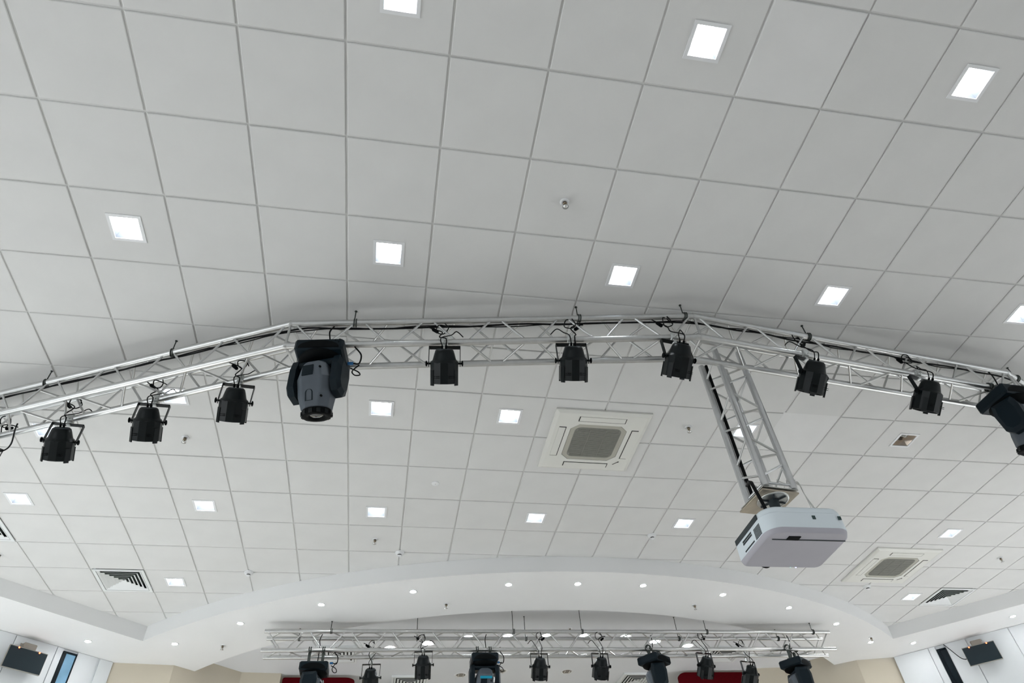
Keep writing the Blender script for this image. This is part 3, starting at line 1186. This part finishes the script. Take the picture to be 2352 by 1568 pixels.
PARS = [
    (on_far(-2.172), 4, 44, 1, 'black par can, first whole one on the angled truss section, arm splayed'),
    (on_far(-1.457), 2, 44, 2, 'black par can with white clamp in front of a lit downlight on the angled section'),
    (on_far(-0.781), 4, 44, 3, 'black par can last on the angled section, next to the grey moving head'),
    (on_near(0.768), -6, 47, 4, 'black par can with thin straight yoke, first past the grey moving head'),
    (on_near(1.719), -6, 47, 5, 'black par can above the near cassette on the straight truss section'),
    (on_near(2.516), 8, 47, 6, 'black par can at the truss bend right over the projector column'),
    (on_near(3.66), 14, 45, 7, 'black par can first past the projector column, bright yoke side clip'),
    (on_near(4.759), 14, 45, 8, 'black par can second past the projector column, before the edge moving head'),
]
for p, yaw, tilt, seed, lab in PARS:
    make_par(lab, p, yaw, tilt, seed, 'par cans on the main truss')
make_par('black par can mostly outside the side edge of the picture', on_far(-2.86) + Vector((0, 0, 0)), 40, 30, 11, 'par cans on the main truss', 0.05)

# stage truss par cans


def on_sn(x):
    return on_near(x, SZB, SN)


def on_sf(x):
    return on_near(x, SZB, SF)


SPARS = [(on_sf(0.36), -4, 38, 21, 'black stage par can hanging low, first on the stage truss', 0.07), (on_sn(1.018), -4, 34, 22, 'black stage par can with bright lens rim, second on the stage truss', 0.0),
         (on_sn(2.552), 0, 38, 23, 'black stage par can past the teal-banded moving head, upright thick yoke', 0.03), (on_sn(3.388), 4, 38, 24, 'black stage par can between the middle rod and the angled moving head', 0.03),
         (on_sn(4.874), 10, 38, 25, 'black stage par can in front of the rounded end of the red panel', 0.03), (on_sf(5.62), 12, 38, 26, 'black stage par can in front of the red panel, last before the end moving head', 0.06)]
for p, yaw, tilt, seed, lab, dz in SPARS:
    make_par(lab, p, yaw, tilt, seed, 'par cans on the stage truss', dz)

# ------------------------------------------------------------------ moving heads


def make_mover(label, loc, yaw, pan, tilt, group, accent=False, small=1.0, seed=0, low=0.0):
    """moving head hung under a chord at loc; pan turns the yoke, tilt leans the head from straight down towards local +y"""
    t = thing('moving_head', label, 'stage light', loc, math.radians(yaw), group)
    t.scale = (small, small, small)
    rnd = random.Random(seed)
    zt, zb = -0.085 - low, -0.19 - low                 # base box top and bottom
    m = MB()
    for s in (-1, 1):
        ring = [(s * 0.085, 0.036 * math.cos(a), 0.036 * math.sin(a)) for a in [math.radians(-50 + 20 * k) for k in range(15)]]
        m.path([(p[0] - 0.012, p[1], p[2]) for p in ring], 0.007, 6)
        m.path([(p[0] + 0.012, p[1], p[2]) for p in ring], 0.007, 6)
        m.box((s * 0.085, 0, -0.055 - low / 2), (0.034, 0.036, 0.05 + low), bev=0.004)
        m.tube((s * 0.085, -0.03, -0.03), (s * 0.085, -0.065, -0.03), 0.009, 8)
    m.box((0, 0, zt + 0.008), (0.27, 0.07, 0.014), bev=0.004)
    m.build('hook_clamp', 'zinc_dark', t)
    # base: rounded box, arched recess in front and back
    m = MB()
    m.box((0, 0, (zt + zb) / 2), (0.35, 0.32, zt - zb), bev=0.016)
    m.build('base', 'head_dark', t)
    for s in (-1, 1):
        m = MB()
        ap = [(-0.145, zb + 0.012)] + [(0.145 * -math.cos(math.pi * k / 18), zb + 0.012 + 0.068 * math.sin(math.pi * k / 18)) for k in range(1, 18)] + [(0.145, zb + 0.012)]
        M = Matrix(((1, 0, 0, 0), (0, 0, s, s * 0.1585), (0, 1, 0, 0), (0, 0, 0, 1)))
        m.prism(ap, -0.004, 0.004, M)
        m.build('arched_recess', 'black_matt', t)
    m = MB()
    for x, z in ((0.115, zt - 0.022), (0.145, zt - 0.018), (0.140, zt - 0.046)):
        m.tube((x, -0.158, z), (x, -0.163, z), 0.005, 8)
    m.build('screw', 'black_matt', t)
    m = MB()
    m.lathe([(0.165, zb), (0.16, zb - 0.012), (0.13, zb - 0.03), (0.11, zb - 0.034)], 32)
    m.build('pan_ring', 'black_matt', t)
    P = RZ(math.radians(pan))
    pz = zb - 0.245                          # tilt axis
    m = MB()
    m.box((0, 0, zb - 0.058), (0.36, 0.17, 0.06), P, bev=0.02)
    m.build('yoke_bridge', 'head_dark', t)
    for s in (-1, 1):
        # tapered hexagonal arm, outline in the yz plane
        ol = [(-0.085, zb - 0.03), (0.085, zb - 0.03), (0.105, zb - 0.12), (0.095, pz - 0.03), (0.045, pz - 0.082), (-0.045, pz - 0.082), (-0.095, pz - 0.03), (-0.105, zb - 0.12)]
        m = MB()
        x0, x1, x2 = s * 0.132, s * 0.178, s * 0.200
        vs = [(x0, y, z) for y, z in ol] + [(x1, y, z) for y, z in ol] + [(x2, y * 0.66, pz + 0.06 + (z - pz - 0.06) * 0.74) for y, z in ol]
        fs = [tuple(range(8)), tuple(reversed(range(16, 24)))]
        for r in range(2):
            for k in range(8):
                fs.append((r * 8 + k, r * 8 + (k + 1) % 8, (r + 1) * 8 + (k + 1) % 8, (r + 1) * 8 + k))
        m.add(vs, fs, False, P)
        m.build('yoke_arm', 'head_dark', t)
    H = P @ T(0, 0, pz) @ RX(math.radians(tilt)) @ Matrix.Diagonal((1, 1, 0.92, 1))

    def sect(z, wx, wy, c):
        return [(-wx + c, -wy, z), (wx - c, -wy, z), (wx, -wy + c, z), (wx, wy - c, z), (wx - c, wy, z), (-wx + c, wy, z), (-wx, wy - c, z), (-wx, -wy + c, z)]
    m = MB()
    S = [sect(0.205, 0.066, 0.066, 0.03), sect(0.185, 0.088, 0.085, 0.036), (sect(0.06, 0.122, 0.108, 0.045)), sect(-0.08, 0.118, 0.106, 0.05), sect(-0.155, 0.104, 0.100, 0.054), sect(-0.185, 0.098, 0.096, 0.05)]
    vs = sum(S, [])
    fs = [tuple(range(8)), tuple(reversed(range(40, 48)))]
    for r in range(5):
        for k in range(8):
            fs.append((r * 8 + k, (r + 1) * 8 + k, (r + 1) * 8 + (k + 1) % 8, r * 8 + (k + 1) % 8))
    m.add(vs, fs, False, H)
    hd = m.build('head', 'head_grey', t)
    mod = hd.modifiers.new('soft', 'BEVEL')
    mod.width = 0.012
    mod.segments = 3
    mod.limit_method = 'ANGLE'
    mod.angle_limit = math.radians(20)
    m = MB()
    # dark vent panel, arched grip recess and screws on the side that faces the hall
    m.box((0, 0, 0), (0.080, 0.010, 0.088), H @ T(-0.026, -0.0985, 0.118) @ RX(math.radians(-10.4)))
    m.build('vent_panel', 'head_dark', hd)
    m = MB()
    gp = [(-0.028, -0.075), (0.028, -0.075), (0.028, -0.01)] + [(0.028 * math.cos(math.pi * k / 10), -0.01 + 0.028 * math.sin(math.pi * k / 10)) for k in range(1, 10)] + [(-0.028, -0.01)]
    MM = H @ Matrix(((1, 0, 0, -0.012), (0, 0, 1, -0.1065), (0, 1, 0, -0.06), (0, 0, 0, 1)))
    n = len(gp)
    gi = [(x * 0.72, y * 0.94 - 0.002) for x, y in gp]
    m.add([(x, y, 0.0) for x, y in gp] + [(x, y, -0.002) for x, y in gi], [(k, (k + 1) % n, n + (k + 1) % n, n + k) for k in range(n)], False, MM)
    m.build('grip_recess', 'head_dark', hd)
    m = MB()
    for x, z in ((0.066, 0.13), (0.075, -0.11)):
        m.tube((x, -0.096, z), (x, -0.108, z), 0.008, 10, M=H)
    m.build('screw', 'black_matt', hd)
    m = MB()
    m.lathe([(0.100, -0.185), (0.104, -0.200), (0.104, -0.222), (0.098, -0.232), (0.060, -0.232), (0.052, -0.215)][::-1], 36, H, caps=(False, False))
    fr = m.build('front_ring', 'black_matt', t)
    m = MB()
    for k in range(12):
        an = 2 * math.pi * k / 12
        m.box((0.1025, 0, -0.213), (0.012, 0.026, 0.030), H @ RZ(an))
    tag(m.build('ring_lugs', 'black', fr), kind='stuff')
    m = MB()
    m.lathe([(0.053, -0.214), (0.045, -0.222), (0.025, -0.229), (0.001, -0.231)][::-1], 28, H, caps=(False, True))
    m.build('lens', 'lens', t)
    if accent:
        m = MB()
        m.box((0.0, -0.092, 0.178), (0.15, 0.02, 0.024), H)
        m.build('accent_band', 'teal', hd)
        m = MB()
        m.box((0.105, -0.085, 0.135), (0.016, 0.03, 0.06), H)
        m.build('paper_label', 'trim_white', hd)
    m = MB()
    m.tube((0.175, 0.06, -0.14), (0.215, 0.06, -0.14), 0.013, 10)
    m.build('blue_connector', 'blue_plug', t)
    m = MB()
    m.path(smooth_pts([(0.215, 0.06, -0.14), (0.26, 0.05, -0.15), (0.27, 0.03, -0.08), (0.22, 0.0, -0.02), (0.23, 0.05, 0.05)], 5), 0.006, 6)
    m.build('power_lead', 'cable', t)
    m = MB()
    m.path(smooth_pts([(0.19, 0.09, -0.16), (0.25, 0.1, -0.19), (0.27, 0.08, -0.24), (0.235, 0.07, -0.25), (0.21, 0.08, -0.2), (0.25, 0.1, -0.12)], 5), 0.005, 6)
    m.build('signal_lead', 'cable', t)
    m = MB()
    m.path(smooth_pts([(0.02, 0.03, zt), (0.03, 0.0, 0.03), (0.02, -0.02, 0.12), (0.04, 0.0, 0.20)], 5), 0.006, 6)
    m.build('safety_cable', 'cable', t)
    return t


make_mover('large dark moving head with grey body pointing down, on the truss bend', on_near(-0.12), -8, -12, 20, 'moving heads on the main truss', seed=1)
make_mover('large dark moving head cut by the side edge of the picture', on_near(5.63), 3, 18, 20, 'moving heads on the main truss', seed=2)
make_mover('dark moving head at the first end of the stage truss', on_sn(-0.34), -1, 78, 12, 'moving heads on the stage truss', seed=3, low=0.10)
make_mover('dark moving head with teal band and white sticker on the stage truss', on_sn(1.81), -1, 0, 52, 'moving heads on the stage truss', True, seed=4)
make_mover('dark moving head turned cornerwise in the middle of the stage truss', on_sn(4.14), 36, 46, -24, 'moving heads on the stage truss', seed=5, low=0.02)
make_mover('dark moving head turned cornerwise at the far end of the stage truss', on_sn(6.19), 36, 46, -24, 'moving heads on the stage truss', seed=6, low=0.08)

# ------------------------------------------------------------------ projector and its mount
mount = thing('projector_mount', 'steel plate and flange mount at the foot of the truss column', 'mount', (DC.x, DC.y, DZ0), DA)
m = MB()
m.box((0.0, 0.03, -0.006), (0.285, 0.30, 0.006))
m.build('top_plate', 'steel', mount)
m = MB()
m.box((0.0, 0.045, -0.024), (0.295, 0.31, 0.010))
m.build('lower_plate', 'plate_tan', mount)
m = MB()
m.lathe([(0.108, -0.028), (0.108, -0.038), (0.100, -0.040)], 36)
m.lathe([(0.110, -0.026), (0.115, -0.034), (0.110, -0.042), (0.100, -0.042)], 36, caps=(False, False))
m.build('flange', 'steel', mount)
m = MB()
for a in range(6):
    m.box((0.062, 0, -0.045), (0.07, 0.008, 0.008), RZ(a * math.pi / 3))
m.build('flange_ribs', 'panel_grey', mount)
m = MB()
m.lathe([(0.042, -0.030), (0.036, -0.06), (0.036, -0.20)], 24)
m.build('pole', 'panel_grey', mount)
for s in (0, 1):
    m = MB()
    pts = smooth_pts([(-0.15, 0.02 + 0.03 * s, 0.10), (-0.19, -0.06, 0.06), (-0.21, -0.10, -0.02), (-0.17, -0.08, -0.12), (-0.10, -0.02, -0.19)], 6)
    m.path([p + Vector((0.012 * s, 0, 0)) for p in pts], 0.008, 8)
    m.build('power_lead', 'cable', mount)
m = MB()
for k in range(3):
    m.path(smooth_pts([(0.10 + 0.02 * k, -0.12, 0.06), (0.16, -0.13, 0.03 + 0.01 * k), (0.20, -0.10, -0.02), (0.27 + 0.02 * k, -0.04, -0.15), (0.30, 0.0, -0.20)], 5), 0.0025, 6)
m.path(smooth_pts([(-0.02, -0.13, 0.05), (0.04, -0.14, 0.02), (0.07, -0.13, 0.06), (0.11, -0.12, 0.03), (0.14, -0.13, 0.07)], 6), 0.003, 6)
m.build('safety_wire', 'steel', mount)
m = MB()
pth = [(-DS / 2 + 0.035, DS / 2 - 0.02, z) for z in (0.02, 0.3, 0.6, 0.9, 1.2, 1.34)]
m.path(pth, 0.013, 8)
m.build('column_cable', 'cable', mount)

PJ = Vector((3.175, 2.19, 3.70))
pw, pd, ph = 0.60, 0.50, 0.185
proj = thing('projector', 'large white ceiling projector with side vents and shade painted grey on the underside', 'projector', PJ, math.radians(-1))


def rr_outline(w, d, rn, rf, n=10):
    """rounded rectangle; rn: radius of the two corners facing the hall, rf: of the two facing the stage"""
    out = []
    for cx, cy, a0, r in ((w / 2 - rf, d / 2 - rf, 0, rf), (-w / 2 + rf, d / 2 - rf, 90, rf), (-w / 2 + rn, -d / 2 + rn, 180, rn), (w / 2 - rn, -d / 2 + rn, 270, rn)):
        for k in range(n + 1):
            a = math.radians(a0 + 90 * k / n)
            out.append((cx + r * math.cos(a), cy + r * math.sin(a)))
    return out


def stack(m, rings, smooth=True):
    n = len(rings[0][0])
    vs = []
    for ol, z in rings:
        vs += [(x, y, z) for x, y in ol]
    fs = []
    for j in range(len(rings) - 1):
        for i in range(n):
            fs.append((j * n + i, j * n + (i + 1) % n, (j + 1) * n + (i + 1) % n, (j + 1) * n + i))
    m.add(vs, fs, smooth)
    m.add(vs[:n], [tuple(reversed(range(n)))])
    m.add(vs[-n:], [tuple(range(n))])
    return m


o0 = rr_outline(pw, pd, 0.11, 0.045)


def sc(k):
    return [(x * k, y * k) for x, y in o0]


m = MB()
stack(m, [(sc(0.99), 0.030), (sc(1.0), 0.038), (sc(1.0), ph - 0.045)])
m.build('body', 'projector_white', proj)
m = MB()
stack(m, [(sc(0.994), ph - 0.043), (sc(0.985), ph - 0.018), (sc(0.955), ph), (sc(0.9), ph + 0.003)])
m.build('top_cover', 'projector_white', proj)
m = MB()
stack(m, [(sc(0.93), 0.0), (sc(0.965), 0.006), (sc(0.995), 0.032)])
bs = m.build('underside', 'projector_shade', proj)
m = MB()
m.box((0.02, -0.145, -0.002), (0.52, 0.006, 0.005))
m.build('cover_seam', 'panel_grey', bs)
m = MB()
m.box((-0.10, -0.165, -0.0015), (0.085, 0.048, 0.006))
m.build('latch_hole', 'black_matt', bs)
for x in (0.06, 0.265):
    MB().box((x * 0.9 - 0.01, -pd / 2 - 0.0015, 0.105), (0.022, 0.005, 0.026)).build('sensor_window', 'sensor', proj)
# side of the case towards the wall: terminal strip, louvre fields
m = MB()
m.box((-pw / 2 - 0.001, 0.03, ph - 0.028), (0.006, 0.36, 0.036))
m.build('terminal_cover', 'panel_grey', proj)
m = MB()
for k in range(7):
    for q in range(9):
        m.box((-pw / 2 - 0.0005, -0.145 + k * 0.013 + 0.0, 0.040 + q * 0.0085), (0.004, 0.010, 0.0045))
tag(m.build('exhaust_vent', 'panel_grey', proj), kind='stuff')
m = MB()
for k in range(12):
    for q in range(2):
        m.box((-pw / 2 - 0.0005, -0.02 + k * 0.012, 0.098 + q * 0.016), (0.004, 0.008, 0.012))
tag(m.build('intake_vent', 'panel_grey', proj), kind='stuff')
m = MB()
for k in range(14):
    m.box((-pw / 2 - 0.0005, -0.03 + k * 0.011, 0.046), (0.004, 0.008, 0.009))
tag(m.build('small_vent', 'panel_grey', proj), kind='stuff')
m = MB()
m.lathe([(0.048, 0.0), (0.050, 0.02), (0.044, 0.028), (0.038, 0.020)], 28, T(-0.10, pd / 2 - 0.005, 0.055) @ RX(-math.pi / 2))
ln = m.build('lens_barrel', 'black_matt', proj)
m = MB()
m.lathe([(0.038, 0.018), (0.02, 0.026), (0.001, 0.028)], 24, T(-0.10, pd / 2 - 0.005, 0.055) @ RX(-math.pi / 2), caps=(True, False))
m.build('lens', 'lens', ln)
MB().lathe([(0.004, 0), (0.001, 0.004)], 8, T(0.07, pd / 2 - 0.010, 0.004)).build('status_light', 'green_led', proj)
MB().lathe([(0.006, 0), (0.001, 0.006)], 8, T(0.11, pd / 2 - 0.010, 0.006) @ RX(-math.pi / 2)).build('status_light', 'blue_led', proj)
# ------------------------------------------------------------------ wall screens


def make_screen(label, fn, u0, u1, z0, z1, off, side):
    a, b = Vector((*fn(u0, off), 0)), Vector((*fn(u1, off), 0))
    c = (a + b) / 2
    d = (b - a).normalized()
    n = Vector((*fn(0, 1), 0)) - Vector((*fn(0, 0), 0))      # into the room
    w, h = (b - a).length, z1 - z0
    t = thing('wall_screen', label, 'screen', (c.x, c.y, (z0 + z1) / 2), math.atan2(d.y, d.x), 'wall screens')
    # local x along the wall, local y = +/- normal
    k = 1 if (RZ(math.atan2(d.y, d.x)) @ Vector((0, 1, 0))).dot(n) > 0 else -1
    MB().box((0, -k * 0.012, 0), (w, 0.028, h), bev=0.004).build('case', 'screen_frame', t)
    m = MB()
    m.box((0, k * 0.004, -0.003), (w - 0.014, 0.005, h - 0.018))
    m.build('panel', 'screen', t)
    m = MB()
    m.box((0.0, -k * 0.035, h / 2 - 0.02), (w * 0.30, 0.03, 0.10), bev=0.006)
    m.box((0.0, -k * (off / 2 + 0.01), h / 2 + 0.035), (w * 0.34, off - 0.005, 0.075), bev=0.008)
    m.box((0.0, -k * (off - 0.016), h / 2 + 0.075), (w * 0.36, 0.02, 0.025))
    m.build('wall_bracket', 'taupe', t)
    for x in (-0.27, 0.27):
        MB().lathe([(0.009, 0), (0.008, 0.006), (0.001, 0.010)], 12, T(w * x, k * 0.006, h / 2 - 0.016) @ RX(-k * math.pi / 2)).build('indicator_light', 'red_led', t)
    return t


make_screen('dark flat screen with two red lights on a bracket, next to the blue window strip', left_pt, 2.69, 3.165, 4.985, 5.25, 0.15, 1)
scr = make_screen('dark flat screen with two red lights on a bracket, next to the black window strip', right_pt, 1.085, 1.548, 4.99, 5.26, 0.15, -1)
p0 = Vector((*right_pt(0.87, 0.03), 5.41))
p1 = Vector((*right_pt(1.10, 0.13), 5.115))
pts = smooth_pts([p0, p0.lerp(p1, 0.25) + Vector((0, 0, -0.03)), p0.lerp(p1, 0.6) + Vector((0, 0, -0.075)), p0.lerp(p1, 0.85) + Vector((0, 0, -0.05)), p1], 6)
tag(MB().path(pts, 0.006, 8).build('screen_cable', 'cable', None, fix=False), 'thin dark cable hanging from the soffit to the wall screen', 'cable')

# ------------------------------------------------------------------ red panels at the back of the stage


def red_panel(label, x0, x1, y, z1, round_left, rot):
    t = thing('red_panel', label, 'stage drape', (x0, y, 0), rot, 'red panels at the back of the stage')
    w, r = x1 - x0, 0.16
    ol = []
    if round_left:
        ol = [(0.02, 2.0), (w, 2.0), (w, z1 - 0.004)] + [(r - r * math.sin(math.radians(a)), z1 - r * 0.55 + r * 0.55 * math.cos(math.radians(a))) for a in range(0, 91, 10)]
    else:
        ol = [(0, 2.0), (w, 2.0)] + [(w - r + r * math.cos(math.radians(a)), z1 - r * 0.4 + r * 0.4 * math.sin(math.radians(a))) for a in range(0, 91, 10)] + [(0.03 - 0.03 * math.sin(math.radians(a)), z1 - 0.03 + 0.03 * math.cos(math.radians(a))) for a in range(0, 91, 30)]
    m = MB()
    m.prism(ol, 0.0, 0.05, Matrix(((1, 0, 0, 0), (0, 0, 1, 0), (0, 1, 0, 0), (0, 0, 0, 1))))
    m.build('fabric', 'red_fabric', t)
    m = MB()
    m.box((w / 2, 0.07, z1 - 0.2), (w * 0.8, 0.03, 0.04))
    m.build('hanging_batten', 'black_matt', t)
    return t


red_panel('dark red panel behind the first stage moving head, square outer corner', -1.02, 0.09, 9.99, 5.553, False, 0.0)
red_panel('bright red panel with a rounded corner behind two stage par cans', 5.47, 6.72, 9.80, 5.565, True, -0.02)
